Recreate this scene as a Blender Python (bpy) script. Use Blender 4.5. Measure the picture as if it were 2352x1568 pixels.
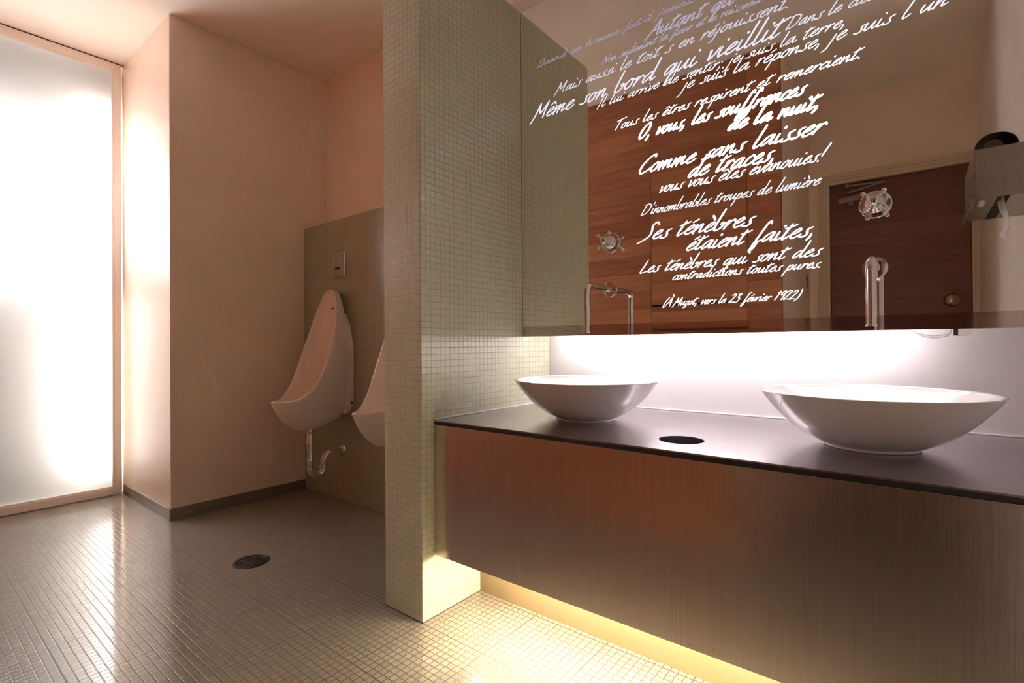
import bpy, bmesh, math, random
from mathutils import Vector, Matrix
random.seed(7)
for o in list(bpy.data.objects): bpy.data.objects.remove(o)
SC = bpy.context.scene
COL = SC.collection
PI = math.pi

# ------------------------------------------------------------------ camera
def make_camera():
    y, p, r = math.radians(38.5298), math.radians(.2803), math.radians(-.377)
    r0 = Vector((math.cos(y), math.sin(y), 0)); f0 = Vector((-math.sin(y), math.cos(y), 0)); z = Vector((0, 0, 1))
    fw = f0*math.cos(p) + z*math.sin(p); up = z*math.cos(p) - f0*math.sin(p)
    R = r0*math.cos(r) + up*math.sin(r); U = up*math.cos(r) - r0*math.sin(r)
    cd = bpy.data.cameras.new('camera'); cd.sensor_width = 36; cd.lens = 36*1161.04/2352; cd.clip_start = .02
    co = bpy.data.objects.new('camera', cd); COL.objects.link(co)
    m = Matrix((R, U, -fw)).transposed().to_4x4(); m.translation = Vector((0, 0, 1.0))
    co.matrix_world = m; SC.camera = co
make_camera()

# ------------------------------------------------------------------ world, exposure
w = bpy.data.worlds.new('world'); SC.world = w; w.use_nodes = True
w.node_tree.nodes['Background'].inputs[0].default_value = (.8, .8, .9, 1)
w.node_tree.nodes['Background'].inputs[1].default_value = .0
SC.view_settings.view_transform = 'Standard'; SC.view_settings.look = 'None'
SC.view_settings.gamma = 1; SC.view_settings.exposure = 0.25; SC.view_settings.use_curve_mapping = False
SC.cycles.use_denoising = True
SC.cycles.max_bounces = 13; SC.cycles.diffuse_bounces = 9; SC.cycles.glossy_bounces = 8; SC.cycles.transmission_bounces = 8
SC.cycles.sample_clamp_indirect = 12.0
SC.cycles.caustics_reflective = True
PANE_GLOW = 0.0       # the frosted pane itself, lit by the day outside
COVE_WHITE = 39.0      # fluorescent tube under the mirror box
COVE_WARM = 205.0       # warm tube under the vanity
TUBE_WINDOW = 175.0     # tubes standing behind the frosted pane
SKY_OPENING = 30.0     # opening to the daylight behind the pane

# ------------------------------------------------------------------ dimensions (metres)
XP, XP2, YP1 = -1.3887, -1.6002, 1.2187
YM, YW, YC, YT = 1.8209, 2.040, 1.2776, 1.5256
ZC, ZB, ZMB, ZMT = .722, .2266, 1.0330, 2.5065
XK, YK, XWIN = -3.3459, 1.0486, -4.2207
CEIL, YTILE, ZTILE = 2.918, 1.8655, 1.8177
XR, YREAR, XS, YS = .357, -1.074, -.66, .05
PITCH = .0241

# ------------------------------------------------------------------ materials
def mat(name):
    m = bpy.data.materials.new(name); m.use_nodes = True
    nt = m.node_tree
    return m, nt, nt.nodes['Principled BSDF']
def N(nt, t, **kw):
    n = nt.nodes.new(t)
    for k, v in kw.items(): setattr(n, k, v)
    return n
def math_n(nt, op, a, b=None, c=None):
    n = N(nt, 'ShaderNodeMath', operation=op)
    for i, v in enumerate((a, b, c)):
        if v is None: continue
        if isinstance(v, (int, float)): n.inputs[i].default_value = v
        else: nt.links.new(v, n.inputs[i])
    return n.outputs[0]
def ramp(nt, fac, stops):
    n = N(nt, 'ShaderNodeValToRGB'); cr = n.color_ramp
    while len(cr.elements) < len(stops): cr.elements.new(.5)
    for e, (p, c) in zip(cr.elements, stops): e.position = p; e.color = (*c, 1)
    nt.links.new(fac, n.inputs[0]); return n.outputs[0]
def mix(nt, fac, a, b, blend='MIX'):
    n = N(nt, 'ShaderNodeMix', data_type='RGBA', blend_type=blend)
    for i, v in ((0, fac), (6, a), (7, b)):
        if isinstance(v, (int, float)): n.inputs[i].default_value = v
        elif isinstance(v, tuple): n.inputs[i].default_value = (*v, 1)
        else: nt.links.new(v, n.inputs[i])
    return n.outputs[2]
def objcoord(nt, scale=(1, 1, 1)):
    tc = N(nt, 'ShaderNodeTexCoord'); mp = N(nt, 'ShaderNodeMapping')
    mp.inputs['Scale'].default_value = scale
    nt.links.new(tc.outputs['Object'], mp.inputs[0]); return mp.outputs[0]
def noise(nt, vec, scale, detail=3, rough=.55):
    n = N(nt, 'ShaderNodeTexNoise'); n.inputs['Scale'].default_value = scale
    n.inputs['Detail'].default_value = detail; n.inputs['Roughness'].default_value = rough
    nt.links.new(vec, n.inputs['Vector']); return n.outputs[0]
def bump(nt, h, strength, dist, bsdf):
    b = N(nt, 'ShaderNodeBump'); b.inputs['Strength'].default_value = strength; b.inputs['Distance'].default_value = dist
    nt.links.new(h, b.inputs['Height']); nt.links.new(b.outputs[0], bsdf.inputs['Normal']); nt.links.new(b.outputs[0], bsdf.inputs['Coat Normal'])

def m_plain(name, col, rough=.5, metal=0.0, coat=0.0, spec=.5):
    m, nt, b = mat(name)
    b.inputs['Base Color'].default_value = (*col, 1); b.inputs['Roughness'].default_value = rough
    b.inputs['Metallic'].default_value = metal; b.inputs['Coat Weight'].default_value = coat
    b.inputs['Specular IOR Level'].default_value = spec
    return m
def m_plaster(name, col, rough=.75, bumpy=.25, marks=0.0, spec=.3):
    m, nt, b = mat(name)
    v = objcoord(nt)
    n1 = noise(nt, v, 2.2, 5); n2 = noise(nt, v, 34, 4)
    c = ramp(nt, n1, [(.3, tuple(x*.94 for x in col)), (.7, tuple(min(1, x*1.04) for x in col))])
    if marks:
        n3 = noise(nt, objcoord(nt, (1.2, 1.2, .45)), 5, 6, .65)
        c = mix(nt, math_n(nt, 'MULTIPLY', ramp_f(nt, n3, .57, .70), marks), c, (.90, .86, .82))
    nt.links.new(c, b.inputs['Base Color']); b.inputs['Roughness'].default_value = rough
    b.inputs['Specular IOR Level'].default_value = spec
    s = math_n(nt, 'ADD', math_n(nt, 'MULTIPLY', n1, .8), math_n(nt, 'MULTIPLY', n2, .15))
    bump(nt, s, bumpy, .02, b)
    return m
def ramp_f(nt, f, lo, hi):
    n = N(nt, 'ShaderNodeMapRange', interpolation_type='SMOOTHSTEP')
    n.inputs['From Min'].default_value = lo; n.inputs['From Max'].default_value = hi
    nt.links.new(f, n.inputs['Value']); return n.outputs[0]
def m_mosaic(name, cols, grout, rough=.16, tilt=.35, gw=.04, relief=.5, sheet=0, coat=0.0):
    """glass mosaic: UVs run in tile units"""
    m, nt, b = mat(name)
    uv = N(nt, 'ShaderNodeUVMap').outputs[0]
    sp = N(nt, 'ShaderNodeSeparateXYZ'); nt.links.new(uv, sp.inputs[0]); u, v = sp.outputs[0], sp.outputs[1]
    # a little hand-laid wander in the joints
    wob = noise(nt, uv, .9, 2)
    u2 = math_n(nt, 'ADD', u, math_n(nt, 'MULTIPLY', math_n(nt, 'SUBTRACT', wob, .5), .12))
    wob2 = noise(nt, uv, .7, 2)
    v2 = math_n(nt, 'ADD', v, math_n(nt, 'MULTIPLY', math_n(nt, 'SUBTRACT', wob2, .5), .12))
    fu, fv = math_n(nt, 'FRACT', u2), math_n(nt, 'FRACT', v2)
    iu, iv = math_n(nt, 'FLOOR', u2), math_n(nt, 'FLOOR', v2)
    cb = N(nt, 'ShaderNodeCombineXYZ'); nt.links.new(iu, cb.inputs[0]); nt.links.new(iv, cb.inputs[1])
    wn = N(nt, 'ShaderNodeTexWhiteNoise', noise_dimensions='3D'); nt.links.new(cb.outputs[0], wn.inputs[0])
    sc = N(nt, 'ShaderNodeSeparateColor'); nt.links.new(wn.outputs['Color'], sc.inputs[0])
    eu = math_n(nt, 'MINIMUM', fu, math_n(nt, 'SUBTRACT', 1, fu)); ev = math_n(nt, 'MINIMUM', fv, math_n(nt, 'SUBTRACT', 1, fv))
    e = math_n(nt, 'MINIMUM', eu, ev)
    mask = ramp_f(nt, e, gw*.6, gw*1.7)
    if sheet:      # the joints between the glued sheets are a little wider
        for c_ in (u2, v2):
            f_ = math_n(nt, 'FRACT', math_n(nt, 'DIVIDE', c_, sheet))
            d_ = math_n(nt, 'MULTIPLY', math_n(nt, 'MINIMUM', f_, math_n(nt, 'SUBTRACT', 1, f_)), sheet)
            mask = math_n(nt, 'MULTIPLY', mask, ramp_f(nt, d_, gw*1.3, gw*2.2))
    col = ramp(nt, wn.outputs['Value'], cols)
    cloud = noise(nt, uv, 1.6, 3)
    col = mix(nt, math_n(nt, 'MULTIPLY', cloud, .5), col, cols[-1][1])
    # soiling in the joints, patchy over the whole surface
    soil = noise(nt, uv, .05, 4)
    g = mix(nt, soil, grout, tuple(x*.75 for x in grout))
    c = mix(nt, mask, g, col)
    nt.links.new(c, b.inputs['Base Color'])
    r = math_n(nt, 'ADD', math_n(nt, 'MULTIPLY', ramp_f(nt, sc.outputs[0], .86, .9), -.035), rough)
    r = math_n(nt, 'ADD', r, math_n(nt, 'MULTIPLY', math_n(nt, 'SUBTRACT', 1, mask), .5))
    nt.links.new(r, b.inputs['Roughness'])
    tu = math_n(nt, 'MULTIPLY', math_n(nt, 'SUBTRACT', fu, .5), math_n(nt, 'SUBTRACT', sc.outputs[1], .5))
    tv = math_n(nt, 'MULTIPLY', math_n(nt, 'SUBTRACT', fv, .5), math_n(nt, 'SUBTRACT', sc.outputs[2], .5))
    h = math_n(nt, 'ADD', math_n(nt, 'MULTIPLY', math_n(nt, 'ADD', tu, tv), tilt), mask)
    b.inputs['Specular IOR Level'].default_value = .8
    b.inputs['Coat Weight'].default_value = coat; b.inputs['Coat Roughness'].default_value = .13
    bump(nt, h, relief, .0012, b)
    return m
def m_wood(name, a, c, rough=.42, plank=.135, seed=0.0):
    m, nt, b = mat(name)
    tc = N(nt, 'ShaderNodeTexCoord'); oi = N(nt, 'ShaderNodeObjectInfo')
    sp = N(nt, 'ShaderNodeSeparateXYZ'); nt.links.new(tc.outputs['Object'], sp.inputs[0])
    off = math_n(nt, 'MULTIPLY', oi.outputs['Random'], 13.7)
    zi = math_n(nt, 'FLOOR', math_n(nt, 'ADD', math_n(nt, 'DIVIDE', sp.outputs[2], plank), off))
    wn = N(nt, 'ShaderNodeTexWhiteNoise', noise_dimensions='1D'); nt.links.new(zi, wn.inputs[1])
    cb = N(nt, 'ShaderNodeCombineXYZ')
    nt.links.new(math_n(nt, 'ADD', math_n(nt, 'MULTIPLY', sp.outputs[0], 1.1), math_n(nt, 'MULTIPLY', wn.outputs[0], 31)), cb.inputs[0])
    nt.links.new(sp.outputs[1], cb.inputs[1]); nt.links.new(math_n(nt, 'MULTIPLY', sp.outputs[2], 13), cb.inputs[2])
    n1 = noise(nt, cb.outputs[0], 2.2, 6, .62)
    cb2 = N(nt, 'ShaderNodeCombineXYZ')
    nt.links.new(math_n(nt, 'MULTIPLY', sp.outputs[0], 5), cb2.inputs[0]); nt.links.new(sp.outputs[1], cb2.inputs[1])
    nt.links.new(math_n(nt, 'MULTIPLY', sp.outputs[2], 160), cb2.inputs[2])
    n2 = noise(nt, cb2.outputs[0], 1.6, 3)
    f = math_n(nt, 'ADD', math_n(nt, 'MULTIPLY', n1, .75), math_n(nt, 'MULTIPLY', n2, .25))
    f = math_n(nt, 'ADD', f, math_n(nt, 'MULTIPLY', math_n(nt, 'SUBTRACT', wn.outputs[0], .5), .28))
    col = ramp(nt, f, [(.28, c), (.5, tuple((x+y)/2 for x, y in zip(a, c))), (.72, a)])
    fz = math_n(nt, 'FRACT', math_n(nt, 'ADD', math_n(nt, 'DIVIDE', sp.outputs[2], plank), off))
    line = ramp_f(nt, math_n(nt, 'MINIMUM', fz, math_n(nt, 'SUBTRACT', 1, fz)), .004, .016)
    col = mix(nt, line, tuple(x*.72 for x in c), col)
    nt.links.new(col, b.inputs['Base Color']); b.inputs['Roughness'].default_value = rough
    bump(nt, n2, .12, .002, b)
    return m
def m_steel(name, col, rough, aniso=0.0, stretch=(60, 60, .6), streak=.12, spots=0.0):
    m, nt, b = mat(name)
    v = objcoord(nt, stretch); n1 = noise(nt, v, 6, 4); n2 = noise(nt, objcoord(nt), 2.3, 4)
    c = ramp(nt, n1, [(.25, tuple(x*.88 for x in col)), (.75, tuple(min(1, x*1.08) for x in col))])
    if spots:
        n3 = noise(nt, objcoord(nt), 26, 2)
        c = mix(nt, math_n(nt, 'MULTIPLY', ramp_f(nt, n3, .70, .76), spots), c, tuple(x*.45 for x in col))
    nt.links.new(c, b.inputs['Base Color']); b.inputs['Metallic'].default_value = 1
    r = math_n(nt, 'ADD', rough - streak*.5, math_n(nt, 'MULTIPLY', math_n(nt, 'ADD', math_n(nt, 'MULTIPLY', n1, .5), math_n(nt, 'MULTIPLY', n2, .5)), streak))
    nt.links.new(r, b.inputs['Roughness'])
    bump(nt, n1, .05, .001, b)
    return m
def m_emit(name, col, s):
    m = bpy.data.materials.new(name); m.use_nodes = True; nt = m.node_tree
    nt.nodes.remove(nt.nodes['Principled BSDF'])
    e = N(nt, 'ShaderNodeEmission'); e.inputs[0].default_value = (*col, 1); e.inputs[1].default_value = s
    nt.links.new(e.outputs[0], nt.nodes['Material Output'].inputs[0])
    return m
def m_frost(name):
    m = bpy.data.materials.new(name); m.use_nodes = True; nt = m.node_tree
    nt.nodes.remove(nt.nodes['Principled BSDF'])
    t = N(nt, 'ShaderNodeBsdfTranslucent'); t.inputs[0].default_value = (.86, .84, .82, 1)
    d = N(nt, 'ShaderNodeBsdfDiffuse'); d.inputs[0].default_value = (.55, .54, .53, 1)
    g = N(nt, 'ShaderNodeBsdfGlossy'); g.inputs['Roughness'].default_value = .35
    e = N(nt, 'ShaderNodeEmission'); e.inputs[0].default_value = (1, .965, .93, 1); e.inputs[1].default_value = PANE_GLOW
    m1 = N(nt, 'ShaderNodeMixShader'); m1.inputs[0].default_value = .3
    nt.links.new(t.outputs[0], m1.inputs[1]); nt.links.new(d.outputs[0], m1.inputs[2])
    m2 = N(nt, 'ShaderNodeMixShader'); m2.inputs[0].default_value = .04
    nt.links.new(m1.outputs[0], m2.inputs[1]); nt.links.new(g.outputs[0], m2.inputs[2])
    a = N(nt, 'ShaderNodeAddShader'); nt.links.new(m2.outputs[0], a.inputs[0]); nt.links.new(e.outputs[0], a.inputs[1])
    nt.links.new(a.outputs[0], nt.nodes['Material Output'].inputs[0])
    return m

M = dict(
    plaster=m_plaster('warm_plaster', (.89, .735, .605)),
    plaster_marked=m_plaster('polished_plaster', (.88, .735, .615), .30, .22, marks=.6, spec=.5),
    plaster_white=m_plaster('white_plaster', (.90, .85, .81), .6, .15),
    plaster_vanity=m_plaster('vanity_wall_plaster', (.70, .655, .65), .55, .12),
    ceiling=m_plaster('ceiling_paint', (.89, .815, .72), .8, .08),
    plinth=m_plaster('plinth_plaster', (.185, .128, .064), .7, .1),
    tile_green=m_mosaic('green_glass_mosaic', [(.0, (.58, .59, .405)), (.5, (.615, .622, .435)), (.92, (.635, .64, .455)), (1, (.655, .66, .48))], (.44, .40, .30), .14, .3),
    tile_urinal=m_mosaic('olive_glass_mosaic', [(.0, (.335, .322, .215)), (.5, (.345, .332, .222)), (1, (.355, .342, .23))], (.40, .375, .275), .2, .12),
    tile_floor=m_mosaic('cream_floor_mosaic', [(.0, (.242, .212, .158)), (.5, (.264, .232, .174)), (.93, (.282, .249, .188)), (1, (.31, .275, .213))], (.085, .058, .045), .11, .13, .06, .22, 12, .35),
    wood=m_wood('stall_wood', (.50, .205, .095), (.27, .088, .037)),
    door=m_wood('door_wood', (.23, .085, .050), (.13, .046, .029), .45, .145),
    frame=m_plain('door_frame_paint', (.70, .56, .40), .45),
    winframe=m_plain('window_frame_paint', (.93, .90, .86), .4),
    steel=m_steel('brushed_vanity_steel', (.70, .61, .57), .23, streak=.07, spots=.5),
    top=m_steel('dark_vanity_top', (.47, .43, .45), .25, stretch=(2, 40, 40), streak=.06),
    edge=m_plain('black_gap', (.012, .010, .012), .5),
    base=m_steel('baseboard_steel', (.34, .29, .27), .42, stretch=(4, 4, 60)),
    ceramic=m_plain('white_ceramic', (.86, .82, .79), .08, coat=.4),
    urinal=m_plain('urinal_ceramic', (.84, .74, .67), .10, coat=.3),
    chrome=m_plain('chrome', (.82, .80, .80), .07, 1),
    satin=m_steel('satin_steel', (.62, .58, .55), .24, stretch=(60, 60, 2), streak=.08),
    band=m_plain('polished_band', (.62, .52, .50), .04, 1),
    mirror=m_plain('mirror_silver', (.96, .94, .90), .0, 1),
    mirror_edge=m_plain('mirror_edge', (.55, .48, .33), .35, .4),
    box=m_plain('lamp_box_white', (.85, .84, .83), .6),
    grate=m_plain('drain_iron', (.06, .045, .05), .4, .8),
    black=m_plain('black_plastic', (.012, .01, .01), .35),
    core=m_plain('roll_core', (.10, .065, .05), .6),
    case=m_steel('dispenser_steel', (.40, .35, .31), .34, stretch=(60, 60, 2), streak=.08),
    knob=m_plain('knob_metal', (.50, .42, .32), .22, 1),
    grey=m_plain('closer_paint', (.31, .24, .19), .45),
    switch=m_plain('switch_plastic', (.72, .64, .54), .4),
    paper=m_plain('paper', (.88, .86, .86), .8),
    silicone=m_plain('silicone', (.88, .86, .83), .35),
    clear=m_plain('cable_plastic', (.62, .60, .60), .3),
    tube_white=m_emit('cool_tube', (1, .955, .985), COVE_WHITE),
    tube_warm=m_emit('warm_tube', (1, .875, .66), COVE_WARM),
    tube_window=m_emit('window_tube', (1, .975, .945), TUBE_WINDOW),
    tube_high=m_emit('window_tube_high', (1, .96, .90), TUBE_WINDOW*.5),
    opening=m_emit('daylight_opening', (.96, .96, 1), SKY_OPENING),
    cavity=m_plain('cavity_board', (.07, .055, .042), .8),
    frost=m_frost('frosted_pane'),
)

# ------------------------------------------------------------------ mesh builder
class MB:
    def __init__(s): s.v, s.f, s.sm = [], [], []
    def add(s, vs, fs, smooth=False):
        o = len(s.v); s.v += [tuple(v) for v in vs]; s.f += [tuple(i+o for i in f) for f in fs]; s.sm += [smooth]*len(fs); return s
    def box(s, x0, x1, y0, y1, z0, z1):
        vs = [(x, y, z) for z in (z0, z1) for y in (y0, y1) for x in (x0, x1)]
        return s.add(vs, [(0, 2, 3, 1), (4, 5, 7, 6), (0, 1, 5, 4), (2, 6, 7, 3), (0, 4, 6, 2), (1, 3, 7, 5)])
    def loft(s, rows, closed=True, cap0=False, cap1=False, smooth=True):
        n = len(rows[0]); vs = [p for r in rows for p in r]; fs = []
        for i in range(len(rows)-1):
            for j in range(n if closed else n-1):
                k = (j+1) % n
                fs.append((i*n+j, i*n+k, (i+1)*n+k, (i+1)*n+j))
        s.add(vs, fs, smooth)
        if cap0: s.add(rows[0], [tuple(range(n))[::-1]])
        if cap1: s.add(rows[-1], [tuple(range(n))])
        return s
    def lathe(s, prof, c, axis='z', n=48, cap0=False, cap1=False):
        """prof: (radius, height) pairs along the axis through c"""
        rows = []
        for r, h in prof:
            row = []
            for j in range(n):
                a = 2*PI*j/n; ca, sa = r*math.cos(a), r*math.sin(a)
                if axis == 'z': row.append((c[0]+ca, c[1]+sa, c[2]+h))
                elif axis == 'y': row.append((c[0]+ca, c[1]+h, c[2]-sa))
                else: row.append((c[0]+h, c[1]+ca, c[2]+sa))
            rows.append(row)
        return s.loft(rows, True, cap0, cap1)
    def tube(s, path, r, n=16, cap=True):
        P = [Vector(p) for p in path]; rows = []
        t0 = (P[1]-P[0]).normalized(); u = t0.orthogonal().normalized()
        for i, p in enumerate(P):
            t = ((P[min(i+1, len(P)-1)]-P[i]).normalized() + (P[i]-P[max(i-1, 0)]).normalized()).normalized()
            u = (u - t*u.dot(t)).normalized(); v = t.cross(u)
            rr = r[i] if isinstance(r, (list, tuple)) else r
            rows.append([p + (u*math.cos(2*PI*j/n) + v*math.sin(2*PI*j/n))*rr for j in range(n)])
        return s.loft(rows, True, cap, cap)
    def sphere(s, c, r, n=20, m=12, sc=(1, 1, 1)):
        rows = [[(c[0]+sc[0]*r*math.sin(PI*i/m)*math.cos(2*PI*j/n), c[1]+sc[1]*r*math.sin(PI*i/m)*math.sin(2*PI*j/n), c[2]+sc[2]*r*math.cos(PI*i/m)) for j in range(n)] for i in range(m+1)]
        return s.loft(rows)
    def build(s, name, m, parent=None, bevel=0, seg=2, angle=40, uvo=None):
        off = Vector((0, 0, 0))
        if parent is not None:
            p = parent
            while p.parent is not None: p = p.parent
            off = p.location
        me = bpy.data.meshes.new(name)
        me.from_pydata([Vector(v)-off for v in s.v], [], s.f)
        for p, sm in zip(me.polygons, s.sm): p.use_smooth = sm
        bm = bmesh.new(); bm.from_mesh(me)
        bmesh.ops.remove_doubles(bm, verts=bm.verts, dist=1e-5)
        bmesh.ops.dissolve_degenerate(bm, edges=bm.edges, dist=1e-6)
        bmesh.ops.recalc_face_normals(bm, faces=bm.faces)
        if bevel:
            es = [e for e in bm.edges if len(e.link_faces) == 2 and e.calc_face_angle(0) > math.radians(50)]
            r = bmesh.ops.bevel(bm, geom=es, offset=bevel, segments=seg, profile=.5, affect='EDGES')
            for f in r['faces']: f.smooth = False
        if uvo is not None:
            uv = bm.loops.layers.uv.new('UVMap')
            for f in bm.faces:
                n = f.normal; ax = max(range(3), key=lambda i: abs(n[i]))
                for l in f.loops:
                    c = l.vert.co + off - Vector(uvo)
                    a, b_ = ((c.y, c.z), (c.x, c.z), (c.x, c.y))[ax]
                    l[uv].uv = (a/PITCH, b_/PITCH)
        bm.to_mesh(me); bm.free()
        if any(s.sm):
            me.set_sharp_from_angle(angle=math.radians(angle))
        me.materials.append(m)
        o = bpy.data.objects.new(name, me); COL.objects.link(o)
        if parent is not None: o.parent = parent
        return o
def thing(name, label, cat, loc, group=None):
    o = bpy.data.objects.new(name, None); COL.objects.link(o); o.location = loc; o.empty_display_size = .05
    return tag(o, label, cat, group)
def tag(o, label, cat, group=None):
    o['label'] = label; o['category'] = cat
    if group: o['group'] = group
    return o
def struct(o, label=None, cat=None):
    o['kind'] = 'structure'
    if label: o['label'] = label
    if cat: o['category'] = cat
    return o
def box(*a): return MB().box(*a)
def copy_thing(o, loc, label):
    """copy of a thing with its parts and their sub-parts"""
    c = o.copy(); COL.objects.link(c); c.location = loc; c['label'] = label
    for ch in o.children:
        d = ch.copy(); COL.objects.link(d); d.parent = c
        for g in ch.children:
            e = g.copy(); COL.objects.link(e); e.parent = d
    return c
def arc(c, r, a0, a1, n, plane):
    out = []
    for i in range(n+1):
        a = a0 + (a1-a0)*i/n; p, q = r*math.cos(a), r*math.sin(a)
        out.append({'yz': (c[0], c[1]+p, c[2]+q), 'xz': (c[0]+p, c[1], c[2]+q), 'xy': (c[0]+p, c[1]+q, c[2])}[plane])
    return out

# ------------------------------------------------------------------ setting
T = .10
struct(box(-4.75, XR+T, YREAR-T, YW+T, -T, 0).build('floor', M['tile_floor'], uvo=(XP, YP1, 0)), 'cream glass mosaic floor with brown joints', 'floor')
struct(box(-4.75, XR+T, YREAR-T, YW+T, CEIL, CEIL+T).build('ceiling', M['ceiling']), 'plain warm white painted ceiling', 'ceiling')
struct(box(XK, XP2, YW, YW+T, 0, CEIL).build('wall_back', M['plaster']), 'warm plaster wall above the olive tiled urinal wall', 'wall')
struct(box(XP2, XR+T, YW, YW+T, 0, CEIL).build('wall_vanity', M['plaster_vanity']), 'white plaster wall behind the two basins', 'wall')
struct(box(-4.75, XK, YK, YW+T, 0, CEIL).build('wall_left', M['plaster_marked'], bevel=.004), 'warm polished plaster pier between frosted window and urinals', 'wall')
struct(box(XR, XR+T, YREAR-T, YW, 0, CEIL).build('wall_right', M['plaster_white']), 'pale plaster side wall carrying the paper dispenser', 'wall')
DX0, DX1, DZ = -.594, XR, 2.290
struct(box(XS-T, XR, YREAR-T, YREAR, DZ, CEIL).box(XS-T, DX0, YREAR-T, YREAR, 0, DZ).build('wall_rear', M['plaster']), 'beige plaster wall around the brown door', 'wall')
struct(box(XS-T, XS, YREAR, YS-.045, 0, CEIL).build('wall_recess', M['plaster']), 'beige plaster side wall of the door recess with the switch', 'wall')
struct(box(-4.75, XS-T, YREAR-T, YREAR+.02, 0, CEIL).build('wall_stall', M['plaster']), 'plaster wall behind the wooden stall front', 'wall')
struct(box(XP2, XP, YP1, YW, 0, ZMT).build('wall_partition', M['tile_green'], bevel=.0025, seg=2, uvo=(XP2, YP1, 0)), 'free standing green mosaic tiled partition beside the vanity', 'wall')
struct(box(XK, XP2, YTILE, YW, 0, ZTILE).build('wall_urinal', M['tile_urinal'], bevel=.003, uvo=(XK, YTILE, .012)), 'olive mosaic tiled low wall behind the urinals', 'wall')
# steel baseboards on the pier
struct(box(XWIN+.012, XK+.008, YK-.008, YK-.0002, 0, .066).build('baseboard_front', M['base'], bevel=.0015), 'grey steel baseboard at the window side of the pier', 'baseboard')
struct(box(XK+.0002, XK+.008, YK-.0001, YTILE-.0002, 0, .066).build('baseboard_left', M['base'], bevel=.0015), 'grey steel baseboard below the long plaster side wall', 'baseboard')
# plinth under the vanity
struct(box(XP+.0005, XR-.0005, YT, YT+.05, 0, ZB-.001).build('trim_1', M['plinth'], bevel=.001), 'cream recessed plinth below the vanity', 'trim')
# silicone beads where the countertop meets the walls
struct(MB().box(XP+.0003, XP+.006, YC+.004, YW-.0003, ZC+.0003, ZC+.006).build('trim_2', M['silicone'], bevel=.0015), 'white silicone bead between worktop and green partition', 'trim')
struct(MB().box(XP+.006, XR-.0003, YW-.006, YW-.0003, ZC+.0003, ZC+.006).build('trim_3', M['silicone'], bevel=.0015), 'white silicone bead between worktop and white wall', 'trim')

# ------------------------------------------------------------------ frosted window
def window():
    y0, y1 = YS+.005, YK-.014
    root = struct(thing('window_1', 'tall frosted glass window glowing white at the left end of the corridor', 'window', (XWIN, (y0+y1)/2, 0)))
    fw = .038
    f = MB()
    d0, d1 = XWIN-.03, XWIN+.008
    f.box(d0, d1, y1-fw, y1, .006, CEIL-.008).box(d0, d1, y0, y0+fw, .006, CEIL-.008)
    f.box(d0, d1, y0+fw, y1-fw, .006, .052).box(d0, d1, y0+fw, y1-fw, CEIL-.056, CEIL-.008)
    f.build('frame', M['winframe'], root, bevel=.0015)
    b = MB()   # thin glazing beads
    q0, q1 = XWIN-.006, XWIN+.003
    b.box(q0, q1, y1-fw-.012, y1-fw, .052, CEIL-.056).box(q0, q1, y0+fw, y0+fw+.012, .052, CEIL-.056)
    b.box(q0, q1, y0+fw+.012, y1-fw-.012, .052, .062).box(q0, q1, y0+fw+.012, y1-fw-.012, CEIL-.068, CEIL-.056)
    b.build('glazing_bead', M['winframe'], root, bevel=.001)
    MB().add([(XWIN-.008, y0+fw-.004, .048), (XWIN-.008, y1-fw+.004, .048), (XWIN-.008, y1-fw+.004, CEIL-.052), (XWIN-.008, y0+fw-.004, CEIL-.052)], [(0, 1, 2, 3)]).build('pane', M['frost'], root)
    s = MB(); s.box(XWIN-.02, XWIN+.006, y0, y1, CEIL-.008, CEIL-.001); s.build('seal', M['edge'], root)
    h = MB()   # small handle whose shadow shows through the pane
    h.tube([(XWIN-.016, .945, 1.78), (XWIN-.040, .945, 1.78), (XWIN-.044, .945, 1.76), (XWIN-.044, .945, 1.66)], .008, 10)
    h.build('handle', M['edge'], root)
    return root
window()
# lit cavity behind the pane: unseen dark board added to damp stray lamp light
struct(box(-4.42, -4.365, -.2, YK, 0, CEIL).build('added_dark_board', M['cavity']))
def lamp_behind(z0, z1, y, label, m_):
    t = thing('tube_lamp', label, 'lamp', (-4.285, y, z0), 'tubes behind the frosted window')
    MB().tube([(-4.285, y, z0+.03), (-4.285, y, z1-.03)], .013, 14).build('tube', m_, t)
    for z in (z0+.03, z1-.06): box(-4.3648, -4.298, y-.008, y+.008, z, z+.02).build('bracket', M['box'], t)
    for z in (z0, z1-.03): MB().tube([(-4.285, y, z), (-4.285, y, z+.03)], .015, 14).build('end_cap', M['box'], t)
    return t
lamp_behind(.16, 1.36, .955, 'lower white tube glowing behind the frosted window', M['tube_window'])
lamp_behind(2.02, 2.62, .955, 'upper white tube glowing behind the frosted window near ceiling', M['tube_high'])
tag(box(-4.3645, -4.305, .02, .81, 1.62, 2.18).build('skylight_panel', M['opening']), 'bright daylight panel seen blurred through the frosted window', 'panel')

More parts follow.
